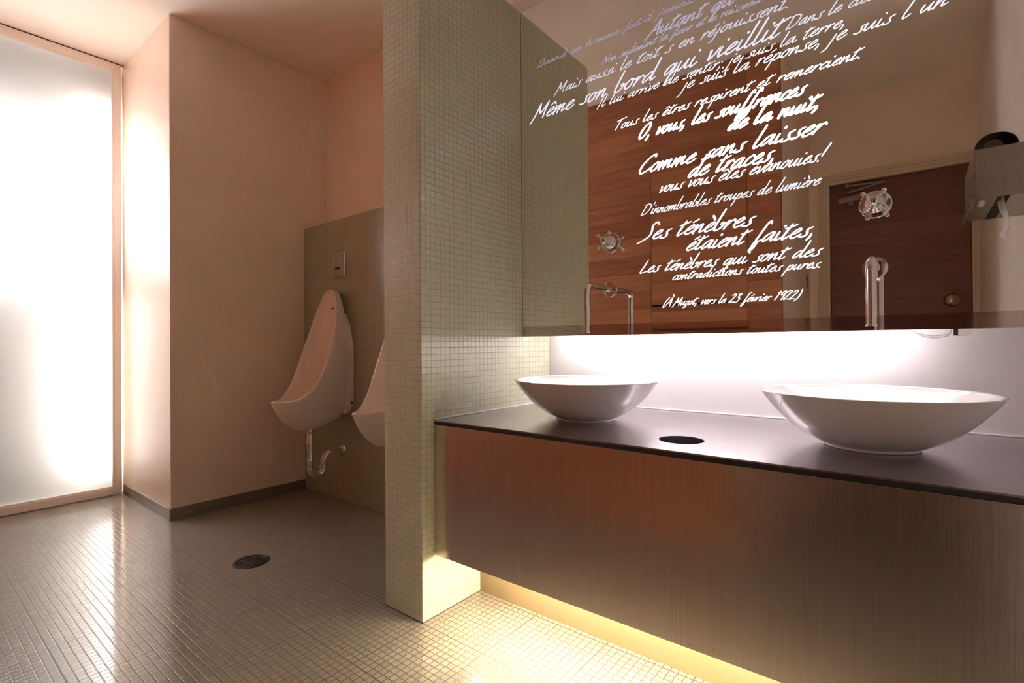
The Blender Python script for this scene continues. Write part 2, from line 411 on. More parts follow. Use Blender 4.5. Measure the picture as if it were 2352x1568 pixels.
# ------------------------------------------------------------------ vanity
def countertop():
    x0, x1, y0, y1, z1, z0 = XP+.001, XR-.001, YC, YW-.0005, ZC, ZC-.004
    hx, hy, hr, n = -.5255, 1.436, .0625, 64
    root = thing('vanity_countertop', 'dark satin metal vanity top with a round waste hole carrying two basins', 'countertop', ((x0+x1)/2, y0, z0))
    ring, outer = [], []
    for j in range(n):
        a = 2*PI*j/n; c, s = math.cos(a), math.sin(a)
        ring.append((hx+hr*c, hy+hr*s))
        k = .13/max(abs(c), abs(s)); outer.append((hx+k*c, hy+k*s))
    mb = MB()
    for z in (z0, z1):
        mb.loft([[(x, y, z) for x, y in ring], [(x, y, z) for x, y in outer]], smooth=False)
        X = [x0, hx-.13, hx+.13, x1]; Y = [y0, hy-.13, hy+.13, y1]
        for i in range(3):
            for j in range(3):
                if i == j == 1: continue
                mb.add([(X[i], Y[j], z), (X[i+1], Y[j], z), (X[i+1], Y[j+1], z), (X[i], Y[j+1], z)], [(0, 1, 2, 3)])
    mb.loft([[(x, y, z0) for x, y in ring], [(x, y, z1) for x, y in ring]], smooth=False)
    X = [x0, hx-.13, hx+.13, x1]; Y = [y0, hy-.13, hy+.13, y1]
    def wall(ps):
        for a, b in zip(ps, ps[1:]): mb.add([(*a, z0), (*b, z0), (*b, z1), (*a, z1)], [(0, 1, 2, 3)])
    wall([(x, y0) for x in X]); wall([(x, y1) for x in X]); wall([(x0, y) for y in Y]); wall([(x1, y) for y in Y])
    mb.build('top_sheet', M['top'], root)
    MB().lathe([(hr+.0015, 0), (hr+.0015, -.16), (hr-.0005, -.16), (hr-.0005, 0), (hr+.0015, 0)], (hx, hy, z0), n=64).build('waste_chute', M['top'], root)
    box(x0, x1, y0+.0008, y0+.011, z0-.0118, z0-.0002).build('shadow_gap', M['edge'], root)
    return root
countertop()
def cabinet():
    x0, x1 = XP+.004, XR-.001
    root = thing('vanity_cabinet', 'long brushed steel vanity front hanging below the dark worktop', 'cabinet', ((x0+x1)/2, YC, ZB))
    box(x0, x1, YC+.0005, YC+.0165, ZB, ZC-.0165).build('front_panel', M['steel'], root, bevel=.0012)
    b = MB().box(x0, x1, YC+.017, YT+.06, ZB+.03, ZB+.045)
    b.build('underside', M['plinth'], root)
    return root
cabinet()
def strip_lamp():
    x0, x1 = -1.27, .02
    t = thing('strip_lamp', 'warm tube lamp hidden behind the vanity front, washing the floor yellow', 'lamp', ((x0+x1)/2, YC+.05, ZB))
    box(x0, x1, YC+.035, YC+.075, ZB+.018, ZB+.0299).build('batten', M['box'], t, bevel=.001)
    MB().tube([(x0+.02, YC+.055, ZB+.008), (x1-.02, YC+.055, ZB+.008)], .008, 12).build('tube', M['tube_warm'], t)
strip_lamp()

# ------------------------------------------------------------------ basins
def bowl(x, y, label):
    t = thing('washbasin', label, 'washbasin', (x, y, ZC), 'white bowl basins on the vanity top')
    R, H = .263, .1455
    prof = []
    for i in range(25):          # outer skin, foot to rim
        u = i/24; r = .098 + (R-.098)*u
        q = (r-.098)/(R-.098)
        prof.append((r, .004 + (H-.006)*(.42*q + .58*q**2.3)))
    out = [(.0, .004), (.088, .004), (.092, .002)] + prof
    rim = [(R+.0008, H-.0012), (R+.0002, H), (R-.003, H+.0008), (R-.007, H-.001), (R-.009, H-.004)]
    inn = []
    for i in range(25):
        u = 1-i/24; r = .022 + (R-.0095-.022)*u; q = r/(R-.0095)
        inn.append((r, .019 + (H-.024)*(q**2.1)))
    b = MB().lathe(out+rim+inn, (x, y, ZC), n=96)
    b.build('bowl', M['ceramic'], t, angle=60)
    MB().lathe([(.104, .0004), (.106, .002), (.104, .0065), (.099, .0075)], (x, y, ZC), n=72).build('foot_ring', M['silicone'], t)
    MB().lathe([(0, .0215), (.019, .0225), (.024, .0215), (.026, .0185)], (x, y, ZC), n=40).build('waste', M['chrome'], t)
    return t
b1 = bowl(-.953, 1.632, 'white ceramic bowl basin on the worktop beside the green tiled partition')
copy_thing(b1, (-.093, 1.640, ZC), 'white ceramic bowl basin on the right of the waste hole, nearest the camera')

# ------------------------------------------------------------------ taps on the mirror
def spout(x, label):
    z = 1.2155
    t = thing('spout', label, 'tap', (x, YM, z), 'wall spouts on the mirror')
    MB().lathe([(0, -.0062), (.027, -.0062), (.0302, -.0052), (.0312, -.003), (.0312, -.0003), (0, -.0003)], (x, YM, z), 'y', 56).build('rosette', M['chrome'], t)
    yb, r = YM-.187, .026
    path = [(x, YM-.006, z), (x, YM-.08, z), (x, yb+r, z)]
    path += arc((x, yb+r, z-r), r, PI/2, PI, 10, 'yz')[1:]
    path += [(x, yb, z-r-.05), (x, yb, 1.0435)]
    p = MB().tube(path, .0128, 24)
    p.build('pipe', M['chrome'], t)
    MB().lathe([(.0085, .004), (.0085, 0), (.0134, 0), (.0137, .002), (.0134, .005), (.0126, .006)], (x, yb, 1.0405), n=32).build('aerator', M['chrome'], t)
    return t
s1 = spout(-.948, 'chrome bent pipe spout on the mirror above the basin by the partition')
copy_thing(s1, (-.0885, YM, 1.2155), 'chrome bent pipe spout on the mirror above the nearest basin')
def handle(x, label):
    z = 1.4005
    t = thing('tap_handle', label, 'tap', (x, YM, z), 'cross handles on the mirror')
    MB().lathe([(0, -.0055), (.0365, -.0055), (.0392, -.0045), (.0402, -.0028), (.0402, -.0003), (0, -.0003)], (x, YM, z), 'y', 64).build('rosette', M['chrome'], t)
    MB().lathe([(.0255, -.0055), (.0262, -.010), (.0245, -.0135), (.0225, -.0145), (.0215, -.020), (.0185, -.0235), (.0145, -.0255), (.013, -.032), (.0115, -.0365), (.0115, -.046)], (x, YM, z), 'y', 48, cap1=True).build('bonnet', M['chrome'], t)
    h = MB().lathe([(0, -.068), (.0075, -.068), (.0105, -.0665), (.0125, -.062), (.0135, -.056), (.0125, -.050), (.0115, -.046), (0, -.046)], (x, YM, z), 'y', 40)
    hub = h.build('hub', M['chrome'], t)
    for k in range(4):
        a = PI/4 + .06 + k*PI/2; c, s = math.cos(a), math.sin(a)
        P = lambda d: (x+d*c, YM-.057, z+d*s)
        m_ = MB().tube([P(.009), P(.016), P(.024), P(.0305)], [.0046, .0038, .0036, .0046], 12)
        m_.sphere(P(.0345), .0064, 16, 10)
        m_.build('arm', M['chrome'], t)
    return t
h1 = handle(-.9435, 'chrome cross tap handle on the mirror above the basin by the partition')
copy_thing(h1, (-.0865, YM, 1.4005), 'chrome cross tap handle on the mirror above the nearest basin')

# ------------------------------------------------------------------ brush script
G = {
'a': (.88, [[(.62,.82),(.45,.98),(.18,.75),(.03,.3),(.13,.03),(.38,.3),(.62,.85)], [(.66,.95),(.58,.4),(.62,.06),(.78,.1),(.92,.3)]]),
'b': (.74, [[(.16,2.3),(.08,1.4),(.02,.3),(.16,.0),(.42,.15),(.56,.55),(.46,.82),(.34,.62)], [(.5,.72),(.72,.66)]]),
'c': (.62, [[(.55,.8),(.42,.98),(.16,.75),(.03,.3),(.18,.02),(.42,.12),(.62,.36)]]),
'd': (.90, [[(.60,.82),(.44,.98),(.18,.75),(.03,.3),(.13,.03),(.36,.25),(.60,.8)], [(.72,2.25),(.64,1.1),(.58,.35),(.66,.03),(.9,.26)]]),
'e': (.68, [[(.1,.42),(.36,.58),(.52,.84),(.4,1.0),(.16,.75),(.03,.3),(.18,.02),(.44,.12),(.68,.38)]]),
'f': (.66, [[(.66,2.0),(.56,2.28),(.40,1.95),(.24,.7),(.08,-.65),(.10,-1.0),(.28,-.6),(.34,-.05),(.40,.1),(.70,.3)]]),
'h': (.80, [[(.2,2.25),(.08,1.0),(.0,.0)], [(.03,.25),(.3,.82),(.5,.92),(.50,.4),(.55,.05),(.8,.26)]]),
'i': (.44, [[(.1,.95),(.04,.4),(.1,.03),(.25,.08),(.46,.32)], [(.27,1.50),(.31,1.59)]]),
'j': (.40, [[(.2,.95),(.08,.0),(-.05,-.8),(-.3,-1.1)], [(.35,1.50),(.39,1.59)]]),
'l': (.47, [[(.2,2.3),(.1,1.2),(.02,.3),(.12,.0),(.3,.12),(.48,.35)]]),
'm': (1.08, [[(.05,.95),(.0,.0)], [(.02,.2),(.28,.85),(.42,.9),(.36,.4),(.33,.0)], [(.35,.2),(.6,.85),(.76,.9),(.72,.4),(.76,.05),(1.05,.28)]]),
'n': (.78, [[(.05,.95),(.0,.0)], [(.02,.2),(.28,.85),(.46,.92),(.44,.4),(.5,.05),(.78,.28)]]),
'o': (.72, [[(.34,1.0),(.1,.72),(.02,.25),(.18,.0),(.42,.2),(.5,.65),(.4,.96),(.3,.98)], [(.46,.88),(.70,.82)]]),
'p': (.74, [[(.15,.95),(.0,-.2),(-.12,-1.1)], [(.05,.35),(.3,.9),(.52,.85),(.5,.35),(.3,.03),(.08,.15)], [(.3,.03),(.72,.28)]]),
'q': (.84, [[(.60,.82),(.44,.98),(.18,.75),(.03,.3),(.13,.03),(.36,.25),(.60,.8)], [(.66,.95),(.5,.0),(.34,-1.1)], [(.5,-.1),(.84,.3)]]),
'r': (.60, [[(.02,.72),(.16,.95),(.08,.5),(.0,.0)], [(.05,.3),(.26,.78),(.44,.95),(.54,.8)]]),
's': (.60, [[(.58,.98),(.34,.82),(.34,.55),(.42,.25),(.26,.02),(-.06,.06)]]),
't': (.58, [[(.30,1.62),(.15,.8),(.08,.15),(.2,.02),(.50,.32)], [(-.05,1.18),(.3,1.30),(.66,1.52)]]),
'u': (.84, [[(.08,.95),(.02,.35),(.14,.02),(.36,.3),(.56,.9)], [(.58,.95),(.52,.4),(.57,.05),(.72,.10),(.86,.3)]]),
'v': (.64, [[(.0,.85),(.1,.95),(.12,.4),(.14,.02),(.42,.45),(.58,.98)]]),
'z': (.64, [[(.05,.88),(.52,.95),(.28,.5),(.02,.05),(.3,-.1),(.22,-.75),(-.05,-.7),(.55,.2)]]),
'A': (1.02, [[(.62,2.1),(.3,1.0),(-.22,-.3)], [(.62,2.1),(.72,1.0),(.82,.0)], [(.18,.72),(.92,.85)]]),
'C': (1.02, [[(.95,1.8),(.85,2.1),(.45,1.8),(.1,1.0),(.08,.3),(.3,.0),(.7,.2),(.98,.55)]]),
'D': (1.08, [[(.12,1.9),(.0,1.0),(-.12,-.05)], [(-.2,1.9),(.4,2.05),(.85,1.7),(.85,.9),(.5,.2),(-.12,.0)]]),
'I': (.42, [[(.15,2.0),(.05,1.0),(-.1,-.25)]]),
'L': (.78, [[(.2,2.0),(.08,1.0),(-.05,.05),(.3,.03),(.7,.2)]]),
'M': (1.18, [[(.15,2.0),(.0,.6),(-.22,-.35)], [(.15,2.0),(.45,.7),(.9,2.0)], [(.9,2.0),(.86,1.0),(.86,.0)]]),
'N': (1.02, [[(.1,2.0),(.0,1.0),(-.1,.0)], [(.1,2.0),(.4,.9),(.6,.05)], [(.6,.05),(.75,1.0),(.88,2.0)]]),
'O': (1.0, [[(.6,2.05),(.2,1.6),(.02,.7),(.2,.02),(.6,.3),(.85,1.2),(.72,1.95),(.52,2.02)]]),
'Q': (1.0, [[(.6,2.05),(.25,1.6),(.1,.7),(.25,.1),(.6,.35),(.85,1.2),(.72,1.95),(.52,2.02)], [(-.1,.02),(.25,.2),(.45,-.05),(.85,-.15)]]),
'S': (.86, [[(.84,1.85),(.6,2.1),(.38,1.75),(.50,1.1),(.5,.55),(.2,.1),(-.3,-.28)]]),
'T': (.80, [[(.35,1.9),(.2,.9),(.05,.0)], [(-.2,1.72),(.3,1.92),(.95,2.1)]]),
'1': (.58, [[(.08,1.55),(.36,2.0),(.24,1.0),(.12,.0)]]),
'2': (.88, [[(.05,1.6),(.3,2.0),(.62,1.75),(.34,.85),(.0,.05),(.35,.12),(.78,.08)]]),
'3': (.84, [[(.08,1.85),(.6,1.95),(.28,1.2),(.6,.9),(.54,.25),(.24,.0),(.0,.15)]]),
'9': (.84, [[(.65,1.75),(.38,2.0),(.1,1.5),(.25,1.05),(.55,1.35),(.70,1.9),(.62,.8),(.5,.0)]]),
'(': (.5, [[(.5,2.15),(.14,1.2),(.05,.2),(.16,-.45)]]), ')': (.5, [[(.25,2.15),(.38,1.2),(.28,.2),(-.05,-.45)]]),
'!': (.5, [[(.38,2.2),(.2,.62)], [(.08,.02),(.1,.06)]]), '.': (.4, [[(.08,.04),(.14,.08)]]),
',': (.4, [[(.14,.2),(.12,-.15),(.0,-.45)]]), ';': (.45, [[(.14,.16),(.12,-.15),(.0,-.45)], [(.2,.85),(.24,.9)]]),
"'": (.28, [[(.2,2.2),(.1,1.7)]]), '-': (.5, [[(.05,.5),(.42,.58)]]), ' ': (.62, []),
}
ACC = {'é': ('e', [[(.30,1.32),(.62,1.62)]]), 'è': ('e', [[(.18,1.72),(.42,1.30)]]), 'ê': ('e', [[(.10,1.30),(.36,1.58),(.56,1.30)]]),
       'À': ('A', [[(.45,2.85),(.68,2.45)]])}
for k, (b_, s_) in ACC.items(): G[k] = (G[b_][0], G[b_][1] + s_)
def spline(P, n=7):
    if len(P) == 2: return [(P[0][0]+(P[1][0]-P[0][0])*i/3, P[0][1]+(P[1][1]-P[0][1])*i/3) for i in range(4)]
    Q = [P[0]] + list(P) + [P[-1]]; out = []
    for i in range(1, len(Q)-2):
        p0, p1, p2, p3 = Q[i-1:i+3]
        for k in range(n):
            t = k/n
            out.append(tuple(.5*(2*b + (c-a)*t + (2*a-5*b+4*c-d)*t*t + (3*b-a-3*c+d)*t**3) for a, b, c, d in zip(p0, p1, p2, p3)))
    return out + [P[-1]]
def script_line(text, x0, x1, z0, xh, weight, y, rng, slant=.56):
    xh *= .93
    adv = sum(G[c][0] for c in text)
    # the slanted overhang of the last letter is part of the measured width
    k = (x1-x0) / (adv + .25)
    mb = MB(); cx = 0.0
    for c in text:
        a, strokes = G[c]
        jig = rng.uniform(-.03, .03)
        for st in strokes:
            if len(st) == 2 and abs(st[0][1]-st[1][1]) < .12 and abs(st[0][0]-st[1][0]) < .12:   # a dot
                px, pz = x0 + (cx+st[0][0])*k + (st[0][1]+jig)*xh*slant, z0 + (st[0][1]+jig)*xh
                rr = max(.62*weight, .13)*xh
                mb.add([(px + rr*math.cos(2*PI*j/12) + .35*rr*math.sin(2*PI*j/12), y, pz + rr*math.sin(2*PI*j/12)) for j in range(12)], [tuple(range(12))])
                continue
            pts = [(x0 + (cx+p)*k + (q+jig)*xh*slant, z0 + (q+jig)*xh) for p, q in spline(st)]
            n = len(pts); left, right = [], []; ws = []; fs = []
            for i, (px, pz) in enumerate(pts):
                ax, az = pts[max(i-1, 0)]; bx, bz = pts[min(i+1, n-1)]
                dx, dz = bx-ax, bz-az; L = math.hypot(dx, dz) or 1e-9; dx /= L; dz /= L
                ang = math.atan2(dz, dx)
                wd = weight*xh*(.62 + .56*abs(math.sin(ang-math.radians(20))))*.5
                if n > 6: wd *= .80 + .20*min(1, i/3, (n-1-i)/3)
                left.append((px-dz*wd, y, pz+dx*wd)); right.append((px+dz*wd, y, pz-dx*wd)); ws.append((px, pz, dx, dz, wd))
            vs = left+right; fs = [(i, i+1, n+i+1, n+i) for i in range(n-1)]
            mb.add(vs, fs)
            for (px, pz, dx, dz, wd), sg in ((ws[0], -1), (ws[-1], 1)):   # round ends
                fan = [(px - dz*wd*math.cos(t)*1 + dx*wd*math.sin(t)*sg, y, pz + dx*wd*math.cos(t) + dz*wd*math.sin(t)*sg) for t in [PI*j/6 for j in range(7)]]
                mb.add(fan, [tuple(range(7))])
        cx += a
    return mb

def flat_build(mb, name, m, parent):
    me = bpy.data.meshes.new(name)
    me.from_pydata([Vector(v)-parent.location for v in mb.v], [], mb.f); me.materials.append(m)
    o = bpy.data.objects.new(name, me); COL.objects.link(o); o.parent = parent
    return o
TEXT = [   # text, x from, x to, baseline z, x-height, stroke weight, glow colour, glow
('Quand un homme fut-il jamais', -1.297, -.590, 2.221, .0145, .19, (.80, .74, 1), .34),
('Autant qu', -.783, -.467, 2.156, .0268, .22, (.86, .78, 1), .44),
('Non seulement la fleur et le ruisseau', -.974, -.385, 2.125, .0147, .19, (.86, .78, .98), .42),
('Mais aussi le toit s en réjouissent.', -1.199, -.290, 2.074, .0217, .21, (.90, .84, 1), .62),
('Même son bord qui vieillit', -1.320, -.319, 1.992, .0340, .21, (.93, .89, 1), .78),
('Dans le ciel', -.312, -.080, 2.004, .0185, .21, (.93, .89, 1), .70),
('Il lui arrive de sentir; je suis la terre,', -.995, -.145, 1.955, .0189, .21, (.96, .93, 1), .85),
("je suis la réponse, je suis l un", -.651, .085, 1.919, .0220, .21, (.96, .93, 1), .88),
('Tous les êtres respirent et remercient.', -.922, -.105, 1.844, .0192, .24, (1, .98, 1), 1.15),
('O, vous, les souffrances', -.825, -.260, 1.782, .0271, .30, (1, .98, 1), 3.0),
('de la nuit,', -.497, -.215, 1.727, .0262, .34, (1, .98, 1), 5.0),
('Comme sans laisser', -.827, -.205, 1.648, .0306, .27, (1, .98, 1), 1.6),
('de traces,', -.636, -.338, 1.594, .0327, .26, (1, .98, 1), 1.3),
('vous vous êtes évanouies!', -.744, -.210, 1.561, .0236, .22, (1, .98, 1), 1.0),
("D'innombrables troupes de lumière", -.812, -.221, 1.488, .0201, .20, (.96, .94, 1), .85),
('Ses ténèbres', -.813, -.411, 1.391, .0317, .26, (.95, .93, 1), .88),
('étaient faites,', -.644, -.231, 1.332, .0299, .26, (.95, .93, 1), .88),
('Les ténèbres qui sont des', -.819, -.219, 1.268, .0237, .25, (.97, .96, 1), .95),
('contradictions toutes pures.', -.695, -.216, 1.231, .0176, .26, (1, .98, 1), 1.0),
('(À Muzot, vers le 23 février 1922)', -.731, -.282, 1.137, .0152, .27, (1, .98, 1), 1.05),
]
def mirror():
    t = thing('mirror_cabinet', 'large mirror light box with glowing handwritten French verses above the basins', 'mirror', ((XP+XR)/2, YM, ZMB))
    x0, x1, zs = XP+.0025, XR-.0005, 1.0765
    box(x0+.001, x1, YM, YM+.006, zs, ZMT-.004).build('mirror_pane', M['mirror'], t)
    # box behind the pane: top, bottom board, left cheek
    b = MB().box(x0+.001, x1, YM+.0062, YW-.001, ZMT-.016, ZMT-.002).box(x0+.001, x1, YM+.0062, YW-.001, 1.082, 1.094)
    b.box(x0+.001, x0+.013, YM+.0062, YW-.001, 1.094, ZMT-.016)
    b.build('housing', M['box'], t)
    box(x0-.0023, x0+.0008, YM-.0008, YM+.0058, zs, ZMT-.004).build('edge_profile', M['mirror_edge'], t)
    # polished lower band, leaning out a hair at its foot
    band = MB(); k = .0022
    band.add([(x0-.001, YM, zs), (x1, YM, zs), (x1, YM-k, ZMB), (x0-.001, YM-k, ZMB),
              (x0-.001, YM+.006, zs), (x1, YM+.006, zs), (x1, YM+.006, ZMB), (x0-.001, YM+.006, ZMB)],
             [(0, 1, 2, 3), (4, 7, 6, 5), (0, 4, 5, 1), (3, 2, 6, 7), (0, 3, 7, 4), (1, 5, 6, 2)])
    band.build('lower_band', M['band'], t)
    rng = random.Random(3)
    for text, xa, xb, z, xh, wt, col, glow in TEXT:
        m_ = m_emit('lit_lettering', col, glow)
        flat_build(script_line(text, xa, xb, z, xh, wt, YM-.0006, rng), 'lit_text_line', m_, t)
    # strip light under the box
    MB().tube([(-1.29, YM+.10, 1.0445), (-.02, YM+.10, 1.0445)], .008, 14).build('tube', M['tube_white'], t)
    for x in (-1.315, -.02): MB().tube([(x, YM+.10, 1.0445), (x+.025, YM+.10, 1.0445)], .0095, 14).build('lamp_holder', M['box'], t)
    return t
mirror()
def cable():
    t = thing('lamp_cable', 'thin looped cable hanging under the mirror box near its lamp end', 'cable', (.06, YM+.12, 1.03))
    for r, dy, dz in ((.075, .0, .0), (.068, .012, .006)):
        P = []
        for i in range(19):
            u = i/18
            P.append((-.02+.095*u + .0, YM+.118+dy, 1.040 - (.030-dz)*math.sin(PI*min(1, u*1.05)*.62+.25*u) ))
        x, y, z = P[-1]
        P += [(x+.006, y, z+.006), (x+.008, y, z+.018), (x+.008, y, 1.078)]
        MB().tube(P, .0016, 8).build('wire', M['clear'], t)
    box(.088, .098, YM+.112, YM+.130, 1.016, 1.040).build('plug', M['black'], t, bevel=.001)
    box(.099, .125, YM+.112, YM+.130, 1.014, 1.040).build('connector', M['silicone'], t, bevel=.001)
cable()

# ------------------------------------------------------------------ urinals
def urinal(x, label):
    yw = YTILE
    t = thing('urinal', label, 'urinal', (x, yw, 0), 'white pointed urinals on the olive tiled wall')
    P = lambda a, b, c: Vector((x+a, yw-b, c))
    n = 40
    def rimpt(s):     # s in [-1, 1]: 0 = front lip, +-1 = apex; (lateral, forward, height)
        a = abs(s); sg = 1 if s >= 0 else -1
        K = [(0, .455, .666), (.050, .408, .664), (.106, .335, .682), (.146, .262, .755), (.162, .205, .870), (.153, .155, 1.02), (.126, .116, 1.16), (.086, .088, 1.275), (.046, .075, 1.333), (0, .071, 1.350)]
        K0 = K; f = a*(len(K)-1); i = min(int(f), len(K)-2); u = f-i
        g = lambda j: K0[max(0, min(len(K0)-1, j))]
        p0, p1, p2, p3 = g(i-1), g(i), g(i+1), g(i+2)
        if i == 0: p0 = (-p2[0], p2[1], p2[2])
        if i == len(K)-2: p3 = (-p1[0], p1[1], p1[2])
        q = [.5*(2*b + (c-a_)*u + (2*a_-5*b+4*c-d)*u*u + (3*b-a_-3*c+d)*u**3) for a_, b, c, d in zip(p0, p1, p2, p3)]
        return (sg*max(0, q[0]), q[1], q[2])
    def wallpt(s):    # contour where the shell meets the back
        a = abs(s); sg = 1 if s >= 0 else -1
        K = [(0, .530), (.070, .560), (.112, .650), (.136, .770), (.146, .890), (.140, 1.02), (.120, 1.16), (.084, 1.275), (.045, 1.335), (0, 1.352)]
        f = a*(len(K)-1); i = min(int(f), len(K)-2); u = f-i
        g = lambda j: K[max(0, min(len(K)-1, j))]
        p0, p1, p2, p3 = g(i-1), g(i), g(i+1), g(i+2)
        if i == 0: p0 = (-p2[0], p2[1])
        q = [.5*(2*b + (c-a_)*u + (2*a_-5*b+4*c-d)*u*u + (3*b-a_-3*c+d)*u**3) for a_, b, c, d in zip(p0, p1, p2, p3)]
        return (sg*max(0, q[0]), .045, q[1])
    S = [-1 + 2*i/(2*n) for i in range(2*n+1)]
    rows = []
    lerp3 = lambda A, C, B, u: tuple((1-u)**2*a + 2*u*(1-u)*c + u*u*b for a, c, b in zip(A, C, B))
    inner_off = .016
    rim, wall, cen = [rimpt(s) for s in S], [wallpt(s) for s in S], []
    def ctrl(R, Wp, s):
        lo = (1-abs(s))**3
        return (1.07*max(abs(R[0]), abs(Wp[0]))*(1 if s >= 0 else -1), R[1]*.62 + .05 + .0*lo, min(R[2], Wp[2]) - .10*lo*1.5 - .01 + .02*(1-lo))
    for u in [i/12 for i in range(13)]:
        v = 1-u      # from wall out to rim
        rows.append([P(*lerp3(r, ctrl(r, w_, s), w_, v)) for r, w_, s in zip(rim, wall, S)])
    # rounded rim then the hollow
    def inward(s, d, up):
        r = rimpt(s); a = abs(s)
        # towards the middle axis of the opening
        cx_, cy_, cz_ = 0, .20, .93
        vx, vy, vz = cx_-r[0], cy_-r[1], cz_-r[2]
        vx *= 1.5; L = math.sqrt(vx*vx+vy*vy+vz*vz)
        return (r[0]+vx/L*d, r[1]+vy/L*d+up*.6, r[2]+vz/L*d+up*.55)
    rows.append([P(*inward(s, .004, .0035)) for s in S])
    rows.append([P(*inward(s, .010, .0040)) for s in S])
    rows.append([P(*inward(s, inner_off, -.001)) for s in S])
    def spine(s):
        a = abs(s)
        K = [(.235, .560), (.190, .548), (.130, .565), (.085, .640), (.062, .760), (.058, .92), (.056, 1.08), (.056, 1.22), (.058, 1.30), (.062, 1.325)]
        f = a*(len(K)-1); i = min(int(f), len(K)-2); u = f-i
        return (0, K[i][0]*(1-u)+K[i+1][0]*u, K[i][1]*(1-u)+K[i+1][1]*u)
    for u in [i/10 for i in range(1, 11)]:
        row = []
        for s in S:
            I = inward(s, inner_off, -.001); D = spine(s)
            lo = (1-abs(s))**2
            c = (I[0]*.95, D[1]*(.9-.0*lo) + I[1]*(.10+.35*lo), D[2]*(.5+.35*lo) + I[2]*(.5-.35*lo))
            row.append(P(*lerp3(I, c, D, u)))
        rows.append(row)
    MB().loft(rows, closed=False).build('shell', M['urinal'], t, angle=70)
    # back plate between the shell and the tiles
    bp = MB(); prof = [(-.150, .62), (-.150, .98), (-.115, 1.12), (-.07, 1.20), (.07, 1.20), (.115, 1.12), (.150, .98), (.150, .62), (.10, .57), (-.10, .57)]
    bp.loft([[P(a, .0005, c) for a, c in prof], [P(a, .046, c) for a, c in prof]], True, True, True, smooth=False)
    bp.build('back_plate', M['urinal'], t, bevel=.006)
    MB().lathe([(0, -.010), (.010, -.010), (.016, -.007), (.018, -.001), (.018, .006)], (x+.012, yw-.064, 1.158), 'y', 28).build('spreader', M['chrome'], t)
    MB().lathe([(0, -.004), (.0045, -.004), (.005, .006)], (x+.008, yw-.064, 1.232), 'y', 16).build('sensor_eye', M['black'], t)
    MB().lathe([(0, -.003), (.007, -.003), (.008, 0), (0, 0)], (x+.1515, yw-.022, .640), 'x', 14).build('fixing_bolt', M['grate'], t)
    # bottle-less swan-neck trap
    px, py, r = x, yw-.213, .0215
    tr = MB()
    tr.lathe([(.0, .490), (.030, .490), (.032, .484), (.032, .468), (.029, .462), (.024, .460), (.024, .425), (.027, .424), (.027, .404), (.022, .402), (.0205, .36), (.0205, .300), (.0, .300)], (px, py, 0), n=32)
    R = .045
    path = [(px, py, .302), (px, py, .235)] + arc((px, py+R, .235), R, PI, 2*PI, 14, 'yz')[1:]
    path += [(px+.002, py+2*R, .262)] + arc((px+.003, py+2*R+.05, .275), .05, PI, PI/2, 8, 'yz')[1:] + [(px+.01, py+2*R+.085, .325), (px+.012, yw-.004, .325)]
    tr.tube(path, r, 18)
    trap = tr.build('trap', M['chrome'], t)
    for z in (.298, .244): MB().lathe([(.0215, -.008), (.027, -.007), (.028, 0), (.027, .007), (.0215, .008)], (px, py, z), n=28).build('union_nut', M['chrome'], trap)
    MB().lathe([(.0215, -.008), (.027, -.007), (.028, 0), (.027, .007), (.0215, .008)], (px, py+2*R, .245), n=28).build('union_nut', M['chrome'], trap)
    MB().lathe([(.022, -.016), (.026, -.015), (.036, -.006), (.038, -.0005), (0, -.0005)], (px+.012, yw, .325), 'y', 36).build('wall_flange', M['chrome'], trap)
    return t
u1 = urinal(-2.9, 'white pointed urinal with chrome trap on the olive tiled wall, beside the plaster pier')
copy_thing(u1, (-2.1, YTILE, 0), 'white pointed urinal half hidden behind the green tiled partition')
def sensor():
    x, y, z = -2.909, YTILE, 1.519
    t = thing('flush_sensor', 'square steel flush sensor plate on the olive tiles above the urinal', 'sensor', (x, y, z-.0775))
    box(x-.072, x+.072, y-.012, y-.0005, z-.078, z+.078).build('plate', M['satin'], t, bevel=.003)
    box(x-.058, x+.058, y-.0145, y-.0122, z-.064, z+.064).build('face', M['satin'], t, bevel=.001)
    box(x-.027, x+.027, y-.0165, y-.0147, z-.032, z-.014).build('sensor_window', M['black'], t, bevel=.001)
sensor()
def drain():
    x, y, r = -2.412, 1.079, .074
    t = thing('floor_drain', 'round dark metal drain grate set in the mosaic floor', 'drain', (x, y, 0))
    MB().lathe([(0, .0006), (r+.004, .0006), (r+.004, .0022), (r-.006, .0034), (r-.008, .0012), (0, .0012)], (x, y, 0), n=56).build('rim', M['grate'], t)
    g = MB()
    for k in range(-4, 5):
        d = k*.0145; L = math.sqrt(max(0, (r-.009)**2-d*d))
        g.box(x-L, x+L, y+d-.0036, y+d+.0036, .0012, .0040)
    for k in range(-2, 3):
        d = k*.029; L = math.sqrt(max(0, (r-.009)**2-d*d)); g.box(x+d-.003, x+d+.003, y-L, y+L, .0012, .0036)
    g.build('grate', M['grate'], t)
drain()

